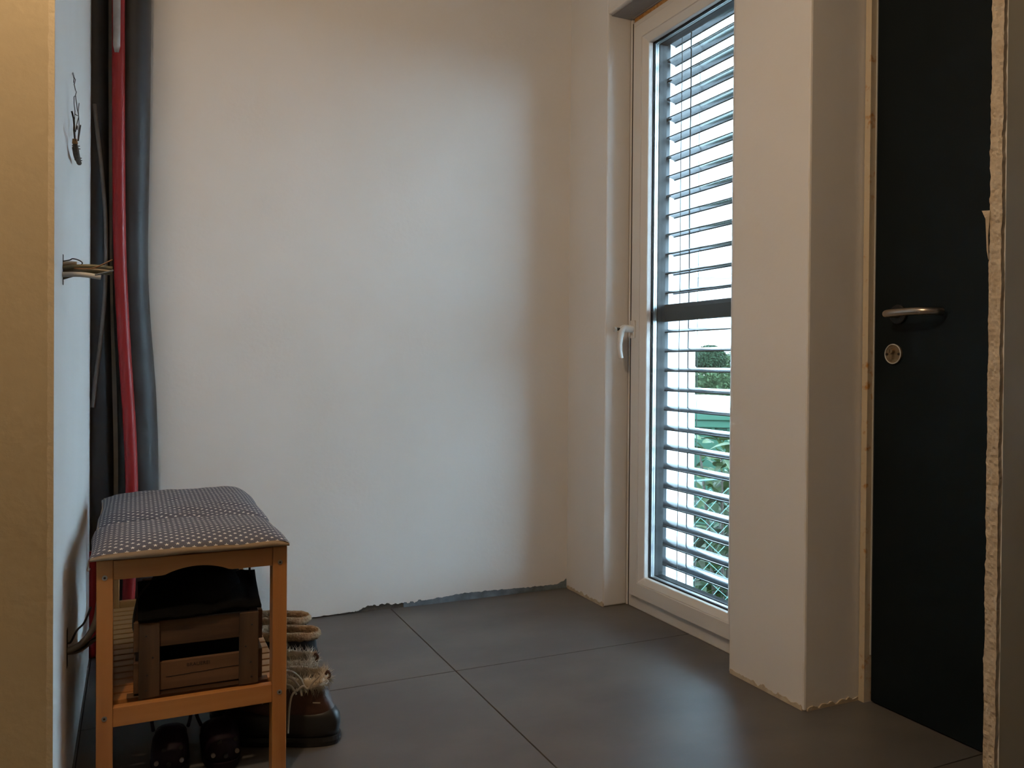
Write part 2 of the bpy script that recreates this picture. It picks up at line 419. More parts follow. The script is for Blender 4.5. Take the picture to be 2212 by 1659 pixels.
# lever
HZ, HY = 1.063, 1.548
lv = mk('door_handle', tube(NB(), smooth_path([(DX-.006, HY, HZ), (DX-.04, HY, HZ), (DX-.056, HY-.006, HZ), (DX-.062, HY-.03, HZ+.001), (DX-.060, HY-.09, HZ+.002), (DX-.052, HY-.118, HZ+.001), (DX-.034, HY-.132, HZ), (DX-.014, HY-.135, HZ)], 6), .0098, 14), 'steel', d1, smooth=True, world=True)
lv['label'] = 'brushed steel lever handle'
mk('rose', cyl(NB(), (DX-.005, HY, HZ), .026, .010, 0, 28), 'darksteel', lv, smooth=False, bevel=.002, world=True)
esc = mk('lock_plate', cyl(NB(), (DX-.002, 1.5635, .9585), .0258, .006, 0, 36), 'brass', d1, world=True)
esc['label'] = 'round bare metal lock plate with screw holes'
bm = NB(); tube(bm, [(DX-.006, 1.5635+.0245*math.cos(a*PI/18), .9585+.0255*math.sin(a*PI/18)) for a in range(37)], .0016, 6, cap=False)
mk('plate_rim', bm, 'seal', esc, world=True)
bm = NB(); cyl(bm, (DX-.009, 1.566, .966), .0082, .012, 0, 20); box(bm, DX-.012, DX-.004, 1.5620, 1.5700, .944, .962)
mk('lock_cylinder', bm, 'brass', esc, world=True)
bm = NB(); box(bm, DX-.0155, DX-.0145, 1.5655, 1.5668, .9615, .9705)
mk('key_slot', bm, 'gasket', esc, world=True)
for yy in (1.5825, 1.5448):
    mk('plate_screw', cyl(NB(), (DX-.0055, yy, .958), .0036, .003, 0, 12), 'nail', esc, world=True)
# cream and orange foam strip in the door joint
bm = NB(); zc = 0
fs = ragged([(0, 1.6515), (2.3, 1.6515)], .01, .0014, 60, 12.0)
prism(bm, [(1.6328, 0)] + [(1.6328, 2.14)] + [(y, z) for z, y in fs if z < 2.14][::-1], 0, DX-.020, DX+.012)
t2 = mk('trim_2', bm, 'cream'); struct(t2, 'cream sealing foam strip along the edge of the dark door', 'sealing strip')

# ------------------------------------------------------------------ window
w1 = thing('window_1', 'tall narrow white framed window with handle', 'window', (1.76, 2.33, 0), kind='structure')
OF = (1.982, 2.676, 0.0, 2.236)          # outer frame
SO = (2.012, 2.645, .053, 2.205)         # sash outer
SI = (2.078, 2.580, .118, 2.140)         # sash inner edge of flat face
GI = (2.092, 2.567, .130, 2.126)         # glass opening
mk('window_frame', frame(NB(), OF, (2.03, 2.63, .075, 2.19), 1.735, 1.80), 'upvc', w1, bevel=.003, world=True)
mk('frame_outside', frame(NB(), OF, (2.06, 2.605, .095, 2.165), 1.8005, 1.822), 'alu', w1, bevel=.002, world=True)
sa = mk('sash', frame(NB(), SO, (SI[0]-.011, SI[1]+.011, SI[2]-.011, SI[3]+.011), 1.715, 1.795), 'upvc', w1, bevel=.003, world=True)
mk('glazing_bead', frame(NB(), (SI[0]-.0105, SI[1]+.0105, SI[2]-.0105, SI[3]+.0105), GI, 1.7165, 1.752, xi=1.733), 'upvc', sa, bevel=.0025, world=True)
mk('gasket', frame(NB(), (GI[0]-.004, GI[1]+.004, GI[2]-.004, GI[3]+.004), (GI[0]+.003, GI[1]-.003, GI[2]+.003, GI[3]-.003), 1.7525, 1.7555), 'gasket', sa, world=True)
mk('sash_outside', frame(NB(), (GI[0]-.02, GI[1]+.02, GI[2]-.02, GI[3]+.02), (GI[0]+.004, GI[1]-.004, GI[2]+.006, GI[3]-.004), 1.779, 1.812), 'alu', sa, world=True)
for xg in (1.757, 1.7755):
    mk('pane', box(NB(), xg, xg+.003, GI[0]-.006, GI[1]+.006, GI[2]-.006, GI[3]+.006), 'glass', sa, world=True)
for xg in (1.7602, 1.7685):
    mk('spacer', frame(NB(), (GI[0]-.006, GI[1]+.006, GI[2]-.006, GI[3]+.006), (GI[0]+.004, GI[1]-.004, GI[2]+.004, GI[3]-.004), xg, xg+.0068), 'spacer', sa, world=True)
# handle with push button
hd = mk('window_handle', box(NB(), 1.7085, 1.7155, 2.612, 2.640, 1.026, 1.094), 'upvc', w1, bevel=.003, world=True)
hy = 2.626
mk('handle_neck', cyl(NB(), (1.690, hy, 1.062), .0145, .038, 0, 20), 'upvc', hd, world=True, bevel=.003)
bm = tube(NB(), smooth_path([(1.690, hy, 1.062), (1.672, hy, 1.062), (1.6605, hy, 1.052), (1.6575, hy, 1.035), (1.654, hy, 1.01), (1.654, hy, .985), (1.658, hy, .962), (1.661, hy, .950)], 5),
          [.014]*6+[.0135]*5+[.0125]*5+[.011]*5+[.0098]*5+[.0092]*5+[.0088]*4+[.008], 14, sy=1.0)
mk('lever', bm, 'upvc', hd, world=True, smooth=True)
bt = mk('push_button', cyl(NB(), (1.633, hy, 1.058), .010, .010, 0, 6), 'seal', hd, world=True, bevel=.002)
bt['label'] = 'pale hexagonal lock button'
mk('button_shaft', cyl(NB(), (1.647, hy, 1.059), .0055, .026, 0, 12), 'gasket', hd, world=True)
# foam line and gap at the frame edge
bm = NB()
prism(bm, [(1.98, 2.2365)] + [(y, WZ-.0045+.0025*nz(y, 0, 0, 30)) for y in [1.98+.01*k for k in range(70)]] + [(2.672, 2.2365)], 0, 1.737, 1.795)
t3 = mk('trim_3', bm, 'foam'); struct(t3, 'orange mounting foam above the window frame', 'mounting foam')
t4 = mk('trim_4', box(NB(), 1.738, 1.795, 2.6765, 2.6845, 0.0, 2.236), 'hole'); struct(t4, 'dark shrinkage joint along the window frame', 'joint')
t5 = mk('trim_5', prism(NB(), [(1.823, .03), (2.06, -.075), (2.06, -.095), (1.823, .005)], 1, NY+.0, 2.684), 'stone'); struct(t5, 'white outside window sill', 'window sill')

# ------------------------------------------------------------------ outside blind
BX = 1.868
vb = thing('venetian_blind', 'grey outside venetian blind with open slats behind the window', 'blind', (BX, 2.32, .09))
def wchild(name, bm, m, **k): return mk(name, bm, m, vb, world=True, **k)
# slat profile
prof = []
for k in range(13):
    x = -.038 + .076*k/12
    prof.append((x, .010*(1-(x/.038)**2)))
bm = NB()
Y0s, Y1s = 1.99, 2.640
loops = []
for y in (Y0s, Y1s):
    loops.append(([bm.verts.new((x, y, z+.0006)) for x, z in prof], [bm.verts.new((x, y, z-.0006)) for x, z in prof]))
for s in (0, 1):
    a, b = loops[0][s], loops[1][s]
    for k in range(12): bm.faces.new((a[k], a[k+1], b[k+1], b[k]))
for a, b in loops:
    for k in range(12): bm.faces.new((a[k], a[k+1], b[k+1], b[k]))
tube(bm, [(-.038, Y0s, -.001), (-.038, Y1s, -.001)], .0026, 6); tube(bm, [(.038, Y0s, -.001), (.038, Y1s, -.001)], .0026, 6)
pitch = .07365
zs = [2.158 - pitch*k for k in range(28)]
zs = [z for k, z in enumerate(zs) if k != 14]
tilt = math.radians(-4)
def place_slat(o, z):
    o.matrix_parent_inverse = Matrix()
    o.location = (0, -2.32, z-.09); o.rotation_euler = (0, tilt, 0)
s0 = mk('slat', bm, 'slat', vb, smooth=False); place_slat(s0, zs[0])
pin0 = mk('guide_pin', tube(NB(), [(-.01, 2.600, .003), (-.01, 2.646, .003)], .0035, 8), 'cord', s0)
for k, z in enumerate(zs[1:], 1):
    o = s0.copy(); COL.objects.link(o); o.parent = vb; place_slat(o, z)
    if k % 2 == 0:
        p = pin0.copy(); COL.objects.link(p); p.parent = o
for yy in (2.655,):
    bm = NB(); box(bm, BX-.045, BX-.008, yy-.006, yy+.026, .03, 2.20); box(bm, BX-.022, BX+.018, yy-.012, yy+.01, .03, 2.20)
    wchild('guide_rail', bm, 'rail', bevel=.003)
bm = NB(); box(bm, BX-.03, BX+.03, 1.975, 2.0, .03, 2.20); wchild('guide_rail', bm, 'rail', bevel=.003)
wchild('head_rail', box(NB(), BX-.05, BX+.05, 1.97, 2.68, 2.205, 2.30), 'alu', bevel=.004)
wchild('bottom_rail', box(NB(), BX-.04, BX+.04, 1.99, 2.64, .040, .053), 'alu', bevel=.004)
for xx in (BX-.041, BX, BX+.041):
    for yy in (2.492, 2.07):
        wchild('cord', tube(NB(), [(xx, yy+.0015*math.sin(k), .046+.1125*k) for k in range(20)], .0014 if xx != BX else .0022, 6), 'cord')
# dark cross bar
cb = mk('cross_bar', NB() if False else prism(NB(), [(1.8225, 1.088), (1.8135, 1.090), (1.8125, 1.138), (1.817, 1.153), (1.8225, 1.154)], 1, 2.0605, 2.6045), 'alu', bevel=.0015)
tag(cb, 'dark metal cross bar halfway up the window before the blind', 'bar')

# ================================================================== PIPES IN THE CORNER
def wob(pts, rs, name, m, label, cat, seg=24, n=8, parent=None):
    P = smooth_path(pts, n)
    R = []
    k = len(P)
    for i in range(k):
        t = i/(k-1)*(len(rs)-1); a = int(min(t, len(rs)-2)); R.append(rs[a]+(rs[a+1]-rs[a])*(t-a))
    o = mk(name, tube(NB(), P, R, seg), m, parent, smooth=True)
    if label: tag(o, label, cat)
    return o
wob([(.012, 2.918, 0), (.014, 2.917, .5), (.008, 2.915, .8), (-.012, 2.915, 1.2), (-.010, 2.915, 1.7), (-.005, 2.915, 2.48)],
    [.060, .060, .058, .052, .054, .054], 'waste_pipe', 'pipe', 'dark grey wrapped waste pipe against the back wall', 'pipe')
wob([(-.105, 2.925, 0), (-.107, 2.925, .6), (-.118, 2.925, 1.2), (-.118, 2.925, 1.8), (-.118, 2.925, 2.48)],
    [.045, .048, .046, .040, .038], 'waste_pipe', 'pipe', 'dark grey wrapped pipe half hidden by the broken wall edge', 'pipe')
rp = wob([(-.020, 2.838, .0), (-.006, 2.838, .45), (-.012, 2.838, .7), (-.030, 2.838, 1.0), (-.043, 2.842, 1.3), (-.048, 2.846, 1.8), (-.050, 2.85, 2.48)],
    [.0185]*4, 'heating_pipe', 'pipe_red', 'bright red insulated pipe before the dark grey pipes', 'pipe', seg=16)
bm = NB(); tube(bm, [(-.053, 2.8285, 1.88), (-.053, 2.8305, 1.90), (-.0535, 2.8310, 2.2), (-.054, 2.832, 2.47)], [.006, .0105, .0115, .0115], 12)
mk('bare_white_stripe', bm, 'pipe_white', rp, smooth=True)
wob([(-.118, 2.862, .0), (-.117, 2.862, .16), (-.117, 2.864, .33)], [.012]*2, 'heating_pipe', 'pipe_red', 'short dark red pipe low behind the bench leg', 'pipe', seg=12)
cbm = on(1, 2.855, 207, 250); 
cpts = [on(1, 2.855, x, y) for x, y in ((204, 225), (211, 290), (220, 370), (228, 470), (229, 560), (226, 640), (219, 720), (208, 810), (200, 880))]
mk('conduit', tube(NB(), smooth_path(cpts, 5), .0062, 10), 'conduit', smooth=True)
tag(bpy.data.objects['conduit'], 'slack grey cable curving in front of the dark pipes', 'cable')

# ================================================================== CABLES AND ORNAMENT ON THE LEFT WALL
def tubes_thing(name, label, cat, loc, items, hole):
    t = thing(name, label, cat, loc)
    mk('wall_slot', box(NB(), *hole), 'hole', t, world=True)
    for nm, m, r, pts in items:
        mk(nm, tube(NB(), smooth_path(pts, 5), r, 10), m, t, smooth=True, world=True)
    return t
cx = XL
Yc = 1.79
def W(px, py, Y=Yc): return on(1, Y, px, py)
t = tubes_thing('cable_bundle', 'cut cable ends sticking straight out of the side wall', 'cables', (cx, Yc, 1.10), [
    ('cable', 'c_beige', .0052, [(cx-.004, Yc, 1.105), W(150, 570), W(166, 571)]),
    ('cable', 'c_olive', .0040, [(cx-.004, Yc-.006, 1.100), W(190, 575, Yc-.006), W(243, 580, Yc-.006)]),
    ('cable', 'c_beige', .0050, [(cx-.004, Yc+.008, 1.094), W(190, 582, Yc+.008), W(240, 587, Yc+.008)]),
    ('cable', 'c_grey', .0050, [(cx-.004, Yc-.010, 1.086), W(175, 593, Yc-.01), W(218, 599, Yc-.01)]),
    ('wire', 'c_blue', .0016, [W(205, 594, Yc-.014), W(230, 588, Yc-.014), W(245, 584, Yc-.014)]),
    ('wire', 'c_black', .0012, [(cx-.004, Yc, 1.112), W(150, 562), W(157, 559), W(170, 562), W(178, 568), W(175, 572)]),
    ('wire', 'c_brown', .0013, [W(160, 580, Yc-.014), W(198, 580, Yc-.014), W(222, 571, Yc-.014), W(243, 561, Yc-.014)]),
    ('cable', 'c_olive', .0035, [(cx-.004, Yc+.004, 1.080), W(185, 589, Yc+.004), W(243, 591, Yc+.004)]),
], (cx-.010, cx+.0006, Yc-.004, Yc+.010, 1.068, 1.126))
Yl = 1.93
t = tubes_thing('cable_bundle', 'drooping cables from the wall slot behind the bench leg', 'cables', (cx, Yl, .32), [
    ('cable', 'conduit', .0065, [(cx-.004, Yl, .318), W(165, 1398, Yl), W(190, 1375, Yl+.01), W(207, 1340, Yl+.05), W(214, 1300, Yl+.1)]),
    ('cable', 'conduit', .0048, [(cx-.004, Yl+.01, .312), W(170, 1405, Yl+.01), W(195, 1388, Yl+.02), W(212, 1372, Yl+.06)]),
    ('wire', 'c_black', .0022, [(cx-.004, Yl, .338), W(152, 1388, Yl), W(166, 1362, Yl), W(182, 1345, Yl+.02), W(196, 1312, Yl+.05)]),
    ('wire', 'c_black', .0022, [(cx-.004, Yl, .315), W(175, 1402, Yl), W(195, 1385, Yl+.02), W(212, 1374, Yl+.04)]),
], (cx-.010, cx+.0006, Yl-.012, Yl+.010, .285, .365))

# twig ornament
oy = 1.97
ot = thing('wall_ornament', 'small twig and wire ornament hanging on the side wall', 'ornament', (cx+.012, oy, 1.34))
def O(px, py, X=cx+.014): return on(0, X, px, py)
tw = mk('twig', tube(NB(), smooth_path([O(162, 306), O(163, 320), O(166, 338), O(171, 352)], 4), [.0045]*4+[.0062]*6+[.0052]*3, 10), 'twig', ot, smooth=True, world=True)
bm = NB(); p = O(162, 306); 
mk('cut_end', tube(bm, [p+Vector((-.0005, -.003, .005)), p+Vector((0, 0, -.004))], [.0042, .0056], 10), 'twig_end', tw, world=True)
for py in (315, 321, 341, 346):
    p = O(162.5+(py-306)*.17, py)
    mk('wire_wrap', tube(NB(), [p+Vector((.0068*math.cos(a*PI/6), .0068*math.sin(a*PI/6)*1.2, .002*math.sin(a*PI/6))) for a in range(13)], .0009, 5), 'wire', tw, world=True)
wires = [[(160, 168), (163, 172), (161, 181), (159, 178), (160, 168)], [(160, 181), (163, 195), (165, 199), (163, 206), (160, 209), (160, 224), (162, 240), (161, 262), (163, 304)],
         [(163, 206), (165, 221), (167, 236), (170, 250), (171, 270), (168, 304)], [(171, 223), (169, 240), (170, 253), (166, 268), (164, 280)],
         [(155, 240), (159, 256), (160, 282), (162, 303)], [(174, 271), (171, 289), (169, 303)], [(162, 246), (165, 249), (170, 250)], [(163, 285), (167, 272), (167, 280)]]
for q in wires:
    r = .0008 if q[0] not in ((155, 240), (174, 271)) else .0017
    mk('wire', tube(NB(), [O(*a, X=cx+.012+.003*((i*7) % 3)) for i, a in enumerate(q)], r, 5), 'wire', ot, world=True)
mk('nail', tube(NB(), [on(0, cx-.002, 157, 156), on(0, cx+.012, 160, 168)], .0012, 6), 'wire', ot, world=True)

# ================================================================== BENCH
bx0, bx1, by0, by1, bz = -.069, .312, 1.87, 2.72, .513
bn = thing('bench', 'varnished pine shoe bench with slatted shelf', 'bench', ((bx0+bx1)/2, (by0+by1)/2, 0))
def bchild(name, bm, m, **k): return mk(name, bm, m, bn, world=True, **k)
LW = .031
for sx in (0, 1):
    for sy in (0, 1):
        x0 = bx0 if sx == 0 else bx1-LW; y0 = by0 if sy == 0 else by1-.045
        lg = bchild('leg', box(NB(), x0, x0+LW, y0, y0+.045, 0, bz), 'pine_z', bevel=.002)
        if sy == 0:
            for z in ((.472, .182)):
                xc = x0 + LW*.5
                sc = mk('screw', cyl(NB(), (xc, by0-.0006, z+.006), .0052, .0022, 1, 16), 'screw', lg, world=True)
                mk('hex_socket', cyl(NB(), (xc, by0-.0017, z+.006), .0024, .001, 1, 6), 'nail', sc, world=True)
xi0, xi1 = bx0+LW, bx1-LW
def top_rail(y0, y1):
    pts = [(xi0, .471), (.054, .471), (.062, .4722)]
    for k in range(13):
        a = k/12; x = .064 + a*(.186-.064); pts.append((x, .4732 + .0125*math.sin(PI*a)**.8))
    pts += [(.188, .4722), (.196, .471), (xi1, .471), (xi1, .511), (xi0, .511)]
    return prism(NB(), pts, 1, y0, y1)
bchild('end_rail', top_rail(by0+.003, by0+.022), 'pine_x', bevel=.0015)
bchild('end_rail', top_rail(by1-.022, by1-.003), 'pine_x', bevel=.0015)
for y0 in (by0+.003, by1-.022):
    bchild('shelf_rail', box(NB(), xi0, xi1, y0, y0+.019, .166, .2065), 'pine_x', bevel=.0015)
for x0 in (bx0+.004, bx1-.004-.019):
    bchild('side_rail', box(NB(), x0, x0+.019, by0+.046, by1-.046, .455, .505), 'pine_y', bevel=.0015)
    bchild('shelf_side_rail', box(NB(), x0, x0+.019, by0+.046, by1-.046, .160, .194), 'pine_y', bevel=.0015)
# slats: shelf and seat
sl0 = None
for k in range(18):
    y = by0 + .048 + k*.0425
    if y + .035 > by1-.046: break
    if sl0 is None:
        sl0 = mk('shelf_slat', box(NB(), bx0+.003-.1215, bx1-.003-.1215, -.0175, .0175, -.0055, .0055), 'pine_x', bn, bevel=.0015)
        o = sl0
    else:
        o = sl0.copy(); COL.objects.link(o); o.parent = bn
    o.location = (0, y+.0175-(by0+by1)/2, .2005)
for k in range(7):
    x = bx0+.033 + k*.0458
    bchild('seat_slat', box(NB(), x, x+.040, by0+.0225, by1-.0225, .502, .512), 'pine_y', bevel=.0015)

# ================================================================== SEAT CUSHION
cx0, cx1, cy0, cy1 = -.083, .316, 1.850, 2.70
cu = thing('seat_cushion', 'grey bench cushion printed with small white stars', 'cushion', ((cx0+cx1)/2, (cy0+cy1)/2, .514))
NXc, NYc = 72, 150
seam = 2.176
def cush_top(x, y):
    u = (x-cx0)/(cx1-cx0)
    sy = seam - .03*(u-.45)
    if y < sy: v = (y-cy0)/(sy-cy0); hh = .028; end = .0085
    else: v = (y-sy)/(cy1-sy); hh = .027; end = .006
    pu = (max(0, 1-abs(2*u-1)**4))**.65
    e = abs(2*v-1)
    pv = max(0, 1-e**3.2)**.6
    base = .5165 + .006*math.exp(-(y-cy0)/.04)
    h = base + .008*min(1, pu*1.5) + hh*pu*pv
    if y >= sy: h += -.004 + .006*u
    h += (.0035*nz(x, y, 1, 9) + .0018*nz(x, y, 2, 26))*pu
    if y > sy: h += .003*pu*math.sin((x*38)+(y-sy)*90)*math.exp(-(y-sy)*14)
    return h
bm = NB(); uvl = bm.loops.layers.uv.new('UVMap')
rows = []; UV = {}
for j in range(NYc+1):
    v = j/NYc; y = cy0 + (cy1-cy0)*v; row = []
    for i in range(NXc+1):
        u = i/NXc; x = cx0 + (cx1-cx0)*u
        xx = x + .006*nz(y, 3, 0, 5)*(1 if abs(2*u-1) > .9 else 0)
        yy = y + .004*nz(x, 8, 0, 9)*(1 if v < .02 else 0)
        row.append(bm.verts.new((xx, yy, cush_top(x, y))))
    rows.append(row)
ulen = [[0]*(NXc+1) for _ in range(NYc+1)]; vlen = [[0]*(NXc+1) for _ in range(NYc+1)]
for j in range(NYc+1):
    for i in range(1, NXc+1): ulen[j][i] = ulen[j][i-1] + (rows[j][i].co-rows[j][i-1].co).length
for i in range(NXc+1):
    for j in range(1, NYc+1): vlen[j][i] = vlen[j-1][i] + (rows[j][i].co-rows[j-1][i].co).length
for j in range(NYc):
    for i in range(NXc):
        f = bm.faces.new((rows[j][i], rows[j][i+1], rows[j+1][i+1], rows[j+1][i]))
        for l, (a, b) in zip(f.loops, ((j, i), (j, i+1), (j+1, i+1), (j+1, i))):
            l[uvl].uv = (ulen[a][i if b == i else i+1] - ulen[a][NXc//2], vlen[a][b])
ctop = mk('star_cover', bm, 'stars', cu, smooth=True, world=True)
bm = NB(); rows = []
for j in range(61):
    v = j/60; y = cy0-.0025 + (cy1-cy0-.0005)*v; row = []
    for i in range(31):
        u = i/30; x = cx0+.003 + (cx1-cx0-.006)*u
        e = max(abs(2*u-1), abs(2*v-1))
        z = .5138 + (.0045+.002*nz(x, y, 4, 14) if e > .93 else 0.0)
        row.append((bm.verts.new((x, y, z)), bm.verts.new((x, y, cush_top(x, max(y, cy0))-(.0022 if v < .02 else .0035)))))
    rows.append(row)
for j in range(60):
    for i in range(30):
        for s in (0, 1): bm.faces.new((rows[j][i][s], rows[j][i+1][s], rows[j+1][i+1][s], rows[j+1][i][s]))
for j in range(60):
    for i in (0, 30): bm.faces.new((rows[j][i][0], rows[j+1][i][0], rows[j+1][i][1], rows[j][i][1]))
for i in range(30):
    for j in (0, 60): bm.faces.new((rows[j][i][0], rows[j][i+1][0], rows[j][i+1][1], rows[j][i][1]))
ln = mk('lining', bm, 'lining', cu, smooth=True, world=True); ln['label'] = 'plain beige underside of the cushion'
hk = [on(1, 1.86, x, y) for x, y in ((193, 1208), (192, 1222), (190, 1229), (193, 1232), (196, 1226))]
hk = [(p[0]-.001, 1.852, p[2]) for p in hk]
mk('tie_hook', tube(NB(), smooth_path(hk, 4), .0013, 6), 'steel', cu, world=True)

# ================================================================== CRATE WITH BAG
ZS = .2065
CXc, CYc = .137, 2.09
cr = thing('wooden_crate', 'weathered wooden slat crate on the bench shelf', 'crate', (CXc, CYc, ZS), math.radians(-1.5))
hw, hl, hh = .122, .185, .163
def cc(name, bm, m, parent=cr, **k): return mk(name, bm, m, parent, **k)
for s in (-1, 1):
    y = s*hl
    ya, yb = (y-.006, y+.006)
    cc('plank', prism(NB(), [(-hw, .106), (hw, .107), (hw, .160), (-hw, .162)], 1, ya, yb), 'crate_x', bevel=.0012)
    lp = cc('plank', prism(NB(), [(-hw, .012), (hw, .014), (hw, .073), (-hw, .071)], 1, ya, yb), 'crate_x', bevel=.0012)
    if s == -1:
        bm = NB()
        q = [(-.068+.012*k, .0395+.0065*(k/13)**1.0+.0012*nz(k, 2, 0, .9)) for k in range(15)]
        for a, b in zip(q[:-1], q[1:]):
            wdt = .0011
            box(bm, a[0], b[0]+.0005, ya-.0006, ya+.001, (a[1]+b[1])/2-wdt, (a[1]+b[1])/2+wdt*.3)
        mk('crack', bm, 'ink', lp)
        cu_ = bpy.data.curves.new('stamp', 'FONT'); cu_.body = 'BRAUEREI'; cu_.size = .0105; cu_.align_x = 'CENTER'; cu_.space_character = 1.05
        cu_.extrude = .0002
        tmp = bpy.data.objects.new('stamp_tmp', cu_); COL.objects.link(tmp)
        dg = bpy.context.evaluated_depsgraph_get(); me = bpy.data.meshes.new_from_object(tmp.evaluated_get(dg))
        bpy.data.objects.remove(tmp)
        me.materials.clear(); me.materials.append(M['ink'])
        st = bpy.data.objects.new('stamp_lettering', me); COL.objects.link(st); st.parent = lp
        st.location = (-.003, ya-.0004, .0565); st.rotation_euler = (PI/2, 0, 0)
        st['label'] = 'small dark stamped lettering'
    cc('bottom_edge', box(NB(), -hw+.004, hw-.004, ya+.003, yb, .0015, .010), 'crate_x')
    for sx in (-1, 1):
        xa = sx*(hw-.021)
        yo = ya-.011 if s < 0 else yb
        bt_ = cc('batten', prism(NB(), [(xa-.0205, .003 if sx > 0 else .0012), (xa+.0205, .004), (xa+.0205, hh-.001), (xa-.020, hh)], 1, yo, yo+.011), 'crate_z', bevel=.0015)
        if s < 0:
            for (dx, z) in ((.006, .135), (-.007, .088), (.004, .052), (.006, .02)):
                mk('nail', cyl(NB(), (xa+dx*sx, yo-.0004, z), .0022, .001, 1, 8), 'nail', bt_)
for s in (-1, 1):
    x = s*(hw+.005)
    for z0, z1 in ((.006, .072), (.095, .159)):
        cc('side_plank', box(NB(), x-.005, x+.005, -hl+.007, hl-.007, z0, z1), 'crate_y', bevel=.0012)
    cc('foot', box(NB(), x-.018 if s < 0 else x-.03, x+.03 if s < 0 else x+.018, -hl+.004, -hl+.03, .0002, .0014), 'crate_y')
for k in range(5):
    cc('floor_board', box(NB(), -hw+.002+k*.0487, -hw+.002+k*.0487+.046, -hl+.0065, hl-.0065, .0105, .0165), 'crate_y')

# dark bag stuffed in the crate
bg_ = thing('bag', 'black fabric bag stuffed into the wooden crate', 'bag', (CXc, CYc, ZS+.018))
bm = NB(); bmesh.ops.create_icosphere(bm, subdivisions=4, radius=1)
sgn = lambda a, e: math.copysign(abs(a)**e, a)
for v in bm.verts:
    p = v.co.copy()
    x = sgn(p.x, .7)*.106; y = sgn(p.y, .6)*.165
    Z = .085*(1+sgn(p.z, .6)) if p.z < 0 else .085 + sgn(p.z, .75)*.155
    k = 1.0
    if Z > .145: k = 1.08 - .22*((Z-.145)/.095)**2
    n_ = .012*nz(p.x, p.y, p.z, 2.3) + .005*nz(p.x, p.y, p.z, 7)
    v.co = Vector(((x*k + .008)*(1+n_*2), y*k, max(0.0, Z + (n_ if Z > .1 else 0))))
mk('bag_body', bm, 'bag', bg_, smooth=True)
# brim lying over the crate's front edge
bm = NB(); rows = []
for j in range(9):
    row = []
    for i in range(25):
        u = i/24; v = j/8
        x = -.128 + .250*u; y = -.205 + .12*v
        z = .1505 + .05*v**1.5 + .006*u + .007*nz(x, y, 3, 22) + .004*nz(x, y, 9, 60)
        row.append(bm.verts.new((x, y, z)))
    rows.append(row)
for j in range(8):
    for i in range(24): bm.faces.new((rows[j][i], rows[j][i+1], rows[j+1][i+1], rows[j+1][i]))
fp = mk('bag_flap', bm, 'bag', bg_, smooth=True); md = fp.modifiers.new('solid', 'SOLIDIFY'); md.thickness = .006; md.offset = 1
mk('drawstring', tube(NB(), smooth_path([(-.105, -.10, .205), (-.125, -.14, .19), (-.134, -.165, .165), (-.137, -.17, .135), (-.134, -.172, .118)], 5), .0024, 6), 'strap', bg_, smooth=True)
for sx in (0, 1):
    mk('side_strap', box(NB(), .1085+.004*sx, .1115+.004*sx, -.10+.03*sx, -.085+.03*sx, .150, .222), 'strap', bg_)
bm = NB(); cyl(bm, (.051, -.166, .098), .0045, .004, 1, 12); cyl(bm, (.061, -.166, .101), .0035, .004, 1, 12)
bk = mk('gap_glint', bm, 'pale_glint', bg_); bk['label'] = 'pale dots standing for bright light through a gap'  # added dots imitating the bright gap seen inside the crate

# ================================================================== SHOES
def outline(xh, xt, w_heel, w_toe, n=40):
    """foot outline along -X: heel at xh (right), toe at xt (left)"""
    pts = []
    L = xh-xt
    for k in range(n):
        a = 2*PI*k/n
        c, s = math.cos(a), math.sin(a)
        cxs = math.copysign(abs(c)**.8, c)
        t = (cxs+1)/2           # 1 = heel
        x = xt + L*t
        wd = w_toe + (w_heel-w_toe)*t
        waist = 1 - .10*math.exp(-((t-.58)/.16)**2)
        y = math.copysign(abs(s)**.72, s)*wd*waist
        pts.append((x, y))
    return pts
def loft(bm, levels, n=40, cap_top=False, cap_bot=True):
    rings = []
    for z, xh, xt, wh_, wt, dz in levels:
        o = outline(xh, xt, wh_, wt, n)
        L = xh-xt
        rings.append([bm.verts.new((x, y, z + dz*(1-(x-xt)/L))) for x, y in o])
    for a, b in zip(rings[:-1], rings[1:]):
        for k in range(n): bm.faces.new((a[k], a[(k+1) % n], b[(k+1) % n], b[k]))
    if cap_bot: bm.faces.new(rings[0][::-1])
    if cap_top: bm.faces.new(rings[-1])
    return rings
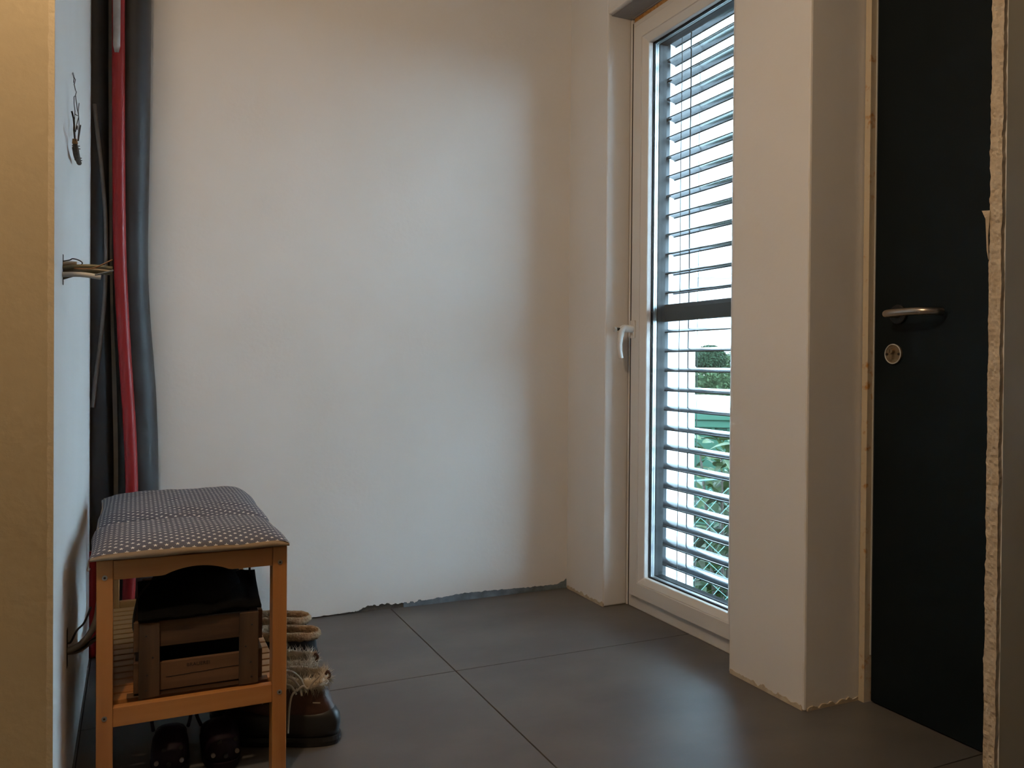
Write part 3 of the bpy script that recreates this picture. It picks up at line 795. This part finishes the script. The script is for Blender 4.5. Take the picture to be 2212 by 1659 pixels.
def fur_ring(bm, ring, r, spikes, slen, amp, seed):
    rnd = random.Random(seed); n = len(ring); seg = 12
    loop = []
    for k in range(n):
        p = ring[k]; t = (ring[(k+1) % n]-ring[k-1]).normalized(); up = Vector((0, 0, 1)); out = t.cross(up).normalized()
        row = []
        for s in range(seg):
            a = 2*PI*s/seg
            q = p + out*math.cos(a)*r + up*math.sin(a)*r*1.15
            q += (out*math.cos(a)+up*math.sin(a))*amp*nz(q.x, q.y, q.z, 150)
            row.append(bm.verts.new(q))
        loop.append(row)
    for k in range(n):
        for s in range(seg): bm.faces.new((loop[k][s], loop[(k+1) % n][s], loop[(k+1) % n][(s+1) % seg], loop[k][(s+1) % seg]))
    for _ in range(spikes):
        k = rnd.random()*n; i = int(k) % n; p = ring[i].lerp(ring[(i+1) % n], k-int(k))
        t = (ring[(i+1) % n]-ring[i-1]).normalized(); up = Vector((0, 0, 1)); out = t.cross(up).normalized()
        a = rnd.uniform(0, 2*PI); d = (out*math.cos(a)+up*math.sin(a)).normalized()
        b0 = p + d*r*.8; ti = b0 + d*slen*rnd.uniform(.5, 1.2) + t*rnd.uniform(-1, 1)*slen*.7 + Vector((0, 0, rnd.uniform(-.5, .5)*slen))
        side = d.cross(t).normalized()*.0011
        v1, v2, v3, v4 = bm.verts.new(b0+side), bm.verts.new(b0-side*.5+t*.0011), bm.verts.new(b0-side*.5-t*.0011), bm.verts.new(ti)
        bm.faces.new((v1, v2, v4)); bm.faces.new((v2, v3, v4)); bm.faces.new((v3, v1, v4))

def brown_boot(loc, rz, label, first):
    t = thing('winter_boot', label, 'boot', loc, rz, 'brown fur lined boots beside the bench')
    N = 40
    mk('sole', loft_bm([(0, .140, -.150, .042, .050, .004), (.012, .145, -.155, .045, .053, .004), (.022, .144, -.155, .044, .052, .004)], N, True), 'rubber', t, smooth=False)
    sh = mk('rubber_shell', loft_bm([(.0205, .139, -.150, .042, .050, .004), (.034, .141, -.150, .044, .051, .004), (.050, .143, -.148, .0445, .051, .004), (.068, .140, -.138, .0425, .047, .002), (.084, .130, -.115, .039, .040, -.004), (.0845, .122, -.105, .034, .034, -.004)], N, True), 'rubber', t, smooth=True)
    up_levels = [(.062, .132, -.120, .039, .043, .004), (.085, .1275, -.088, .0405, .043, .004), (.105, .119, -.045, .0405, .042, .006), (.125, .111, -.020, .041, .0415, .008), (.145, .106, -.008, .0415, .0415, .008), (.150, .104, -.006, .0415, .0415, .008)]
    bm = NB(); rings = loft(bm, up_levels, N, False); top = [v.co.copy() for v in rings[-1]]
    mk('leather_upper', bm, 'leather', t, smooth=True)
    bm = NB(); loft(bm, [(.10, .095, .005, .034, .034, .008), (.148, .099, .0, .037, .037, .008)], N, False)
    mk('lining', bm, 'fur', t, smooth=True)
    bm = NB(); fur_ring(bm, top, .0105, 1300, .017, .006, 3 if first else 9)
    fc = mk('fur_collar', bm, 'fur', t, smooth=True); fc['kind'] = 'stuff'
    mk('pull_tab', tube(NB(), smooth_path([(.112, -.004, .150), (.118, -.004, .163), (.113, -.004, .172), (.108, -.004, .164)], 4), .0036, 8), 'leather', t, smooth=True)
    # stitched seam where leather meets the rubber
    bm = NB(); o = outline(.1395, -.135, .0432, .0465, 120)
    for k in range(0, 120):
        a = Vector((o[k][0], o[k][1], .0755)); b = Vector((o[(k+1) % 120][0], o[(k+1) % 120][1], .0755))
    for k in range(4):
        zz = .108+.012*k; xx = -.036+.011*k
        mk('lace', tube(NB(), smooth_path([(xx, -.034, zz-.006), (xx-.008, -.015, zz+.004), (xx-.010, 0, zz+.006), (xx-.008, .015, zz+.004), (xx, .034, zz-.006)], 5), .0027, 8), 'lace', t, smooth=True)
    if first:
        for Yl_, q in ((1.962, [(612, 1450), (632, 1452), (650, 1468), (661, 1496)]), (1.960, [(612, 1464), (630, 1466), (645, 1482), (652, 1503)]), (1.958, [(612, 1478), (628, 1482), (640, 1500)]),
                       (1.955, [(640, 1494), (654, 1482), (664, 1488), (676, 1474), (690, 1460)]), (1.957, [(642, 1488), (630, 1504), (625, 1530), (623, 1560), (622, 1584)])):
            mk('lace', tube(NB(), smooth_path([on(1, Yl_, *p) for p in q], 6), .0026, 8), 'lace', t, smooth=True, world=True)
        mk('side_label', box(NB(), .086, .104, -.0408, -.0398, .108, .1105), 'lace', t)
    return t
def loft_bm(levels, n=40, cap_top=False):
    bm = NB(); loft(bm, levels, n, cap_top); return bm
def black_boot(loc, rz, label):
    t = thing('ankle_boot', label, 'boot', loc, rz, 'black fleece lined boots beside the bench')
    t.scale = (1, 1, 1.14)
    N = 40
    mk('sole', loft_bm([(0, .118, -.150, .038, .046, .003), (.010, .121, -.154, .040, .048, .003), (.024, .120, -.154, .040, .048, .003)], N, True), 'rubber', t)
    lv_ = [(.023, .117, -.150, .039, .046, .003), (.045, .118, -.145, .039, .046, .003), (.066, .112, -.125, .037, .044, .004), (.088, .118, -.088, .0395, .041, .006), (.102, .1195, -.062, .041, .040, .008), (.118, .114, -.050, .0405, .040, .008), (.136, .112, -.042, .0415, .041, .010), (.150, .116, -.040, .043, .042, .010)]
    bm = NB(); rings = loft(bm, lv_, N, False); top = [v.co.copy() for v in rings[-1]]
    mk('suede_upper', bm, 'suede', t, smooth=True)
    bm = NB(); loft(bm, [(.09, .102, -.028, .033, .032, .010), (.152, .109, -.033, .037, .036, .010)], N, False)
    mk('lining', bm, 'fleece', t, smooth=True)
    bm = NB(); fur_ring(bm, top, .0085, 260, .004, .004, 21)
    mk('fleece_collar', bm, 'fleece', t, smooth=True)['kind'] = 'stuff'
    mk('pull_loop', tube(NB(), smooth_path([(-.040, .012, .155), (-.046, .012, .178), (-.040, .012, .188), (-.034, .012, .178), (-.036, .012, .155)], 4), .003, 8), 'strap', t, smooth=True)
    return t
brown_boot((.331, 2.046, 0), math.radians(-26), 'brown fur lined winter boot, the one with the loose trailing lace', True)
brown_boot((.325, 2.172, 0), math.radians(-22), 'brown fur lined winter boot standing between its pair and the black boots', False)
black_boot((.352, 2.313, .0), math.radians(-10), 'black boot with beige fleece rim standing next to the brown boots')
black_boot((.353, 2.457, .0), math.radians(-8), 'black boot with beige fleece rim standing closest to the back wall')

# dark purple clogs under the shelf
def clog(loc, rz, label):
    t = thing('clog', label, 'shoe', loc, rz, 'pair of clogs under the bench')
    t.scale = (.9, .92, .95)
    N = 44
    mk('sole', loft_bm([(0, .12, -.125, .038, .049, .004), (.02, .123, -.128, .040, .051, .004)], N, True), 'clog', t, bevel=.002)
    bm = NB()
    rings = loft(bm, [(.0205, .118, -.124, .038, .0495, .004), (.038, .112, -.122, .038, .049, .004), (.056, .07, -.114, .040, .046, .006), (.072, .02, -.095, .040, .041, .006), (.084, .0, -.070, .034, .033, .006), (.091, -.012, -.050, .022, .020, .006)], N, True)
    mk('toe_cap', bm, 'clog', t, smooth=True)
    for i, (x, y, z) in enumerate(((-.117, -.028, .042), (-.128, .0, .040), (-.117, .028, .042), (-.104, -.026, .066), (-.108, .012, .066))):
        h = mk('vent_hole', cyl(NB(), (x, y, z), .0052, .006, 0, 12), 'pale_glint' if i in (0, 2) else 'gasket', t)  # the pale holes carry the shine on the clog as colour
        h.rotation_euler = (0, 0, 0)
    mk('heel_strap', tube(NB(), smooth_path([(.01, -.041, .07), (.06, -.046, .082), (.105, -.03, .09), (.118, 0, .092), (.105, .03, .09), (.06, .046, .082), (.01, .041, .07)], 5), .0045, 8), 'clog', t, smooth=True)
clog((.080, 2.055, 0), math.radians(86), 'dark purple clog under the bench, the one towards the side wall')
clog((.184, 2.048, 0), math.radians(93), 'dark purple clog under the bench, the one towards the brown boots')

# ================================================================== HALL LAMP (behind and above the viewpoint)
LX, LY, LZ = -.215, .95, 2.25
lp_ = thing('pendant_bulb', 'bare warm bulb hanging from the hall ceiling', 'lamp', (LX, LY, LZ))
bm = NB(); bmesh.ops.create_uvsphere(bm, u_segments=24, v_segments=14, radius=.045)
mk('bulb', bm, 'bulb', lp_, smooth=True)
mk('socket', cyl(NB(), (0, 0, .068), .018, .05, 2, 20), 'gasket', lp_)
mk('lamp_cable', tube(NB(), [(0, 0, .092), (0, 0, CEIL-LZ-.021)], .003, 8), 'gasket', lp_)
mk('ceiling_rose', cyl(NB(), (0, 0, CEIL-LZ-.011), .04, .02, 2, 24), 'upvc', lp_)

# ================================================================== OUTSIDE
GZ = -.42
gr = mk('ground', box(NB(), 2.05, 45, -20, 45, GZ-.2, GZ), 'ground'); struct(gr, 'garden ground outside the house', 'ground')
bm = NB(); box(bm, 2.052, 2.7, -3, 2.80, GZ, GZ+.03); pv = mk('path', bm, 'paving'); struct(pv, 'pale paving strip along the house', 'path')

# chain-link fence
FYp = 2.86
ff = thing('chain_link_fence', 'low green chain link fence outside the window', 'fence', (2.9, FYp, GZ))
dw, dh = .098, .080
x = 2.07; k = 0; ztop = .43
nz_ = int((ztop-GZ)/dh)
zig = tube(NB(), [((dw/2 if (i % 2) else 0), (.0014 if i % 2 else -.0014), i*dh/2) for i in range(nz_*2+1)], .002, 6)
w0 = mk('wire', zig, 'mesh', ff); w0.location = (2.07-2.9, 0, .01)
for k in range(1, 18):
    o = w0.copy(); COL.objects.link(o); o.parent = ff; o.location = (2.07-2.9+k*dw/2, 0, .01)
    if k % 2: o.scale = (-1, 1, 1); o.location.x += dw/2
tr_ = mk('top_wire', tube(NB(), [(2.06-2.9, 0, ztop-GZ), (.9, 0, ztop-GZ+.02)], .004, 8), 'mesh', ff)
mk('post', cyl(NB(), (.9, 0, .47), .02, .94, 2, 12), 'mesh', ff)
mk('post', cyl(NB(), (2.075-2.9, .03, .44), .015, .88, 2, 12), 'mesh', ff)

# laurel shrub: every leaf an object of its own
def leaf_mesh():
    bm = NB(); cols = []
    for i in range(7):
        t = i/6; wv = .024*math.sin(PI*min(1, t*1.02+.02))**.8*(1-.25*t) if 0 < i < 6 else .0008
        x = .12*t; z = -.03*t*t
        cols.append([bm.verts.new((x, -wv, z+.006*(wv/.024))), bm.verts.new((x, 0, z)), bm.verts.new((x, wv, z+.006*(wv/.024)))])
    for a, b in zip(cols[:-1], cols[1:]):
        for s in (0, 1): bm.faces.new((a[s], a[s+1], b[s+1], b[s]))
    return bm
def shrub(loc, label, n, rx, ry, h, seed, top_only=None):
    rnd = random.Random(seed)
    t = thing('laurel_shrub', label, 'shrub', loc)
    src = []
    for m in ('leaf', 'leaf_d'):
        src.append(None)
    stems = []
    for s in range(7):
        a = rnd.uniform(0, 2*PI); r = rnd.uniform(.2, .9)
        p = [(0.03*math.cos(a), .03*math.sin(a), 0), (rx*.4*r*math.cos(a), ry*.4*r*math.sin(a), h*.45), (rx*.75*r*math.cos(a), ry*.75*r*math.sin(a), h*rnd.uniform(.8, .97))]
        P = smooth_path(p, 6); stems.append(P)
        mk('stem', tube(NB(), P, [.009-.006*i/len(P) for i in range(len(P))], 6), 'stem', t, smooth=True)
    for k in range(n):
        st_ = rnd.choice(stems); q = rnd.choice(st_[1:])
        p = Vector(q) + Vector((rnd.gauss(0, rx*.30), rnd.gauss(0, ry*.30), rnd.gauss(0, h*.10)))
        p.z = min(max(p.z, .02), h)
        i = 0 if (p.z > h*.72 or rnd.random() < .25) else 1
        rot = (rnd.uniform(-.5, .5), rnd.uniform(-1.1, .7), rnd.uniform(0, 2*PI)); s = rnd.uniform(.7, 1.15)
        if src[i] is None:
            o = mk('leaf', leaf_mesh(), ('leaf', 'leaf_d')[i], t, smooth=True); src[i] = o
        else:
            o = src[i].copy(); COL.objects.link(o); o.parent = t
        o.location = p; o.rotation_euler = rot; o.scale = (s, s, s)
    return t
shrub((2.62, 3.20, GZ), 'glossy green laurel shrub growing just behind the fence', 300, .30, .22, .98, 11)
shrub((3.25, 3.80, GZ), 'darker laurel shrub growing behind the first shrub', 220, .34, .28, .90, 23)

# green refuse container
def at(px, py, d): return Vector((0, 0, CAM_H)) + ray(px, py)*d
bc = at(1545, 885, 6.6); ang = math.atan2(bc.y, bc.x) - PI/2
rb = thing('refuse_container', 'large green refuse container with pale curved lid behind the shrubs', 'container', (bc.x, bc.y, GZ), ang)
TZ = bc.z - GZ
bm = NB()
A = [bm.verts.new(p) for p in ((-.55, -.38, .12), (.55, -.38, .12), (.55, .38, .12), (-.55, .38, .12))]
B = [bm.verts.new(p) for p in ((-.66, -.47, TZ-.11), (.66, -.47, TZ-.11), (.66, .47, TZ-.11), (-.66, .47, TZ-.11))]
bm.faces.new(A[::-1]); bm.faces.new(B)
for i in range(4): bm.faces.new((A[i], A[(i+1) % 4], B[(i+1) % 4], B[i]))
mk('body', bm, 'bin', rb, bevel=.02)
mk('rim', box(NB(), -.70, .70, -.51, .51, TZ-.11, TZ-.055), 'bin', rb, bevel=.008)
mk('rim', box(NB(), -.72, .72, -.53, .53, TZ-.054, TZ), 'bin', rb, bevel=.008)
for k in range(10):
    xx = -.60+k*.115
    mk('gusset', prism(NB(), [(-.505, TZ-.112), (-.44, TZ-.112), (-.44, TZ-.24)], 0, xx, xx+.022), 'bin', rb)
bm = NB(); lpts = [(-.71+1.42*k/20, TZ+.002+.10*max(0, math.cos((k-8)/20*PI*.9))**.7) for k in range(21)]
prism(bm, lpts + [(.71, TZ+.001), (-.71, TZ+.001)], 1, -.52, .52)
mk('lid', bm, 'binlid', rb, smooth=False)
mk('lid_handle', box(NB(), .09, .20, -.55, -.522, TZ+.03, TZ+.07), 'binlid', rb, bevel=.008)
for sx in (-.45, .45):
    for sy in (-.3, .3): mk('wheel', cyl(NB(), (sx, sy, .0605), .06, .04, 1, 16), 'gasket', rb)

# hedge, tree, neighbour's house
def foliage(bm, fn, n, size, rnd):
    for _ in range(n):
        c, nrm = fn(rnd)
        a = Vector((rnd.gauss(0, 1), rnd.gauss(0, 1), rnd.gauss(0, 1))).normalized()*size*rnd.uniform(.5, 1.2)
        b = a.cross(Vector((rnd.gauss(0, 1), rnd.gauss(0, 1), rnd.gauss(0, 1)))).normalized()*size*.5
        v = [bm.verts.new(c+a), bm.verts.new(c+b), bm.verts.new(c-a), bm.verts.new(c-b)]
        bm.faces.new(v)
hc = at(1545, 830, 20); hang = math.atan2(hc.y, hc.x)-PI/2
hd_ = thing('hedge', 'long clipped green hedge behind the refuse container', 'hedge', (hc.x, hc.y, GZ), hang)
HT = at(1545, 806, 20).z - GZ
bm = NB(); rnd = random.Random(4)
def hfn(r):
    f = r.random()
    if f < .65: return Vector((r.uniform(-3.5, 3.5), -.5+r.gauss(0, .05), r.uniform(.05, HT))), None
    return Vector((r.uniform(-3.5, 3.5), r.uniform(-.5, .5), HT+r.gauss(0, .04))), None
foliage(bm, hfn, 9000, .06, rnd)
mk('foliage', bm, 'hedge', hd_)['kind'] = 'stuff'
mk('core', box(NB(), -3.45, 3.45, -.45, .45, 0, HT-.06), 'hedge', hd_)
tc_ = at(1533, 775, 26)
te = thing('tree', 'round dark green tree rising behind the hedge', 'tree', (tc_.x, tc_.y, GZ))
R0 = .52; CZ = tc_.z - GZ
bm = NB()
def tfn(r):
    d = Vector((r.gauss(0, 1), r.gauss(0, 1), r.gauss(0, 1))).normalized()
    q = d*R0*r.uniform(.75, 1.02); q.z *= .82
    return Vector((0, 0, CZ)) + q, d
foliage(bm, tfn, 7000, .045, rnd)
mk('crown', bm, 'tree', te)['kind'] = 'stuff'
bm = NB(); bmesh.ops.create_icosphere(bm, subdivisions=3, radius=R0*.86)
for v in bm.verts: v.co.z = v.co.z*.8 + CZ
mk('crown_core', bm, 'tree', te, smooth=True)
mk('trunk', cyl(NB(), (0, 0, (CZ-.2)/2), .07, CZ-.2, 2, 10), 'stem', te)
tc2 = at(1575, 785, 28)
te2 = thing('bush', 'loose pale green bush beside the round tree', 'bush', (tc2.x, tc2.y, GZ))
bm = NB(); CZ2 = tc2.z - GZ
def tfn2(r):
    d = Vector((r.gauss(0, 1), r.gauss(0, 1), r.gauss(0, 1))).normalized(); q = d*.38*r.uniform(.3, 1.05)
    return Vector((0, 0, CZ2)) + q, d
foliage(bm, tfn2, 2500, .035, rnd)
mk('crown', bm, 'hedge', te2)['kind'] = 'stuff'
mk('trunk', cyl(NB(), (0, 0, CZ2/2), .04, CZ2, 2, 8), 'stem', te2)
# bare branches behind
bb = at(1545, 780, 34)
tb = thing('bare_tree', 'leafless reddish tree far behind the round tree', 'tree', (bb.x, bb.y, GZ))
mk('trunk', cyl(NB(), (0, 0, (bb.z-GZ)/2), .06, bb.z-GZ, 2, 8), 'bare', tb)
bm = NB(); rr = random.Random(8)
for k in range(130):
    a = rr.uniform(0, 2*PI); p0 = Vector((0, 0, bb.z-GZ-.1)); q = p0 + Vector((math.cos(a)*rr.uniform(.1, .8), math.sin(a)*rr.uniform(.1, .8), rr.uniform(.0, .42)))
    tube(bm, [p0, (p0+q)/2+Vector((0, 0, .08)), q], [.012, .009, .006], 4)
mk('branches', bm, 'bare', tb)['kind'] = 'stuff'
hs = at(1560, 600, 42); ha = math.atan2(hs.y, hs.x)-PI/2
ho = thing('neighbour_house', 'white neighbour house with a pale tiled roof', 'house', (hs.x, hs.y, GZ), ha)
EZ = hs.z - GZ
mk('house_wall', box(NB(), -1.05, 7, 0, 7, 0, EZ), 'facade', ho)
bm = NB()
ev = [bm.verts.new(p) for p in ((-1.4, -.4, EZ), (7.4, -.4, EZ), (7.4, 7.4, EZ), (-1.4, 7.4, EZ))]; rd = [bm.verts.new((1.5, 3.5, EZ+3.2)), bm.verts.new((4.5, 3.5, EZ+3.2))]
bm.faces.new(ev[::-1]); bm.faces.new((ev[0], ev[1], rd[1], rd[0])); bm.faces.new((ev[1], ev[2], rd[1])); bm.faces.new((ev[2], ev[3], rd[0], rd[1])); bm.faces.new((ev[3], ev[0], rd[0]))
mk('house_roof', bm, 'roof', ho)
mk('gutter', tube(NB(), [(-1.45, -.42, EZ), (7.45, -.42, EZ)], .07, 8), 'spacer', ho)
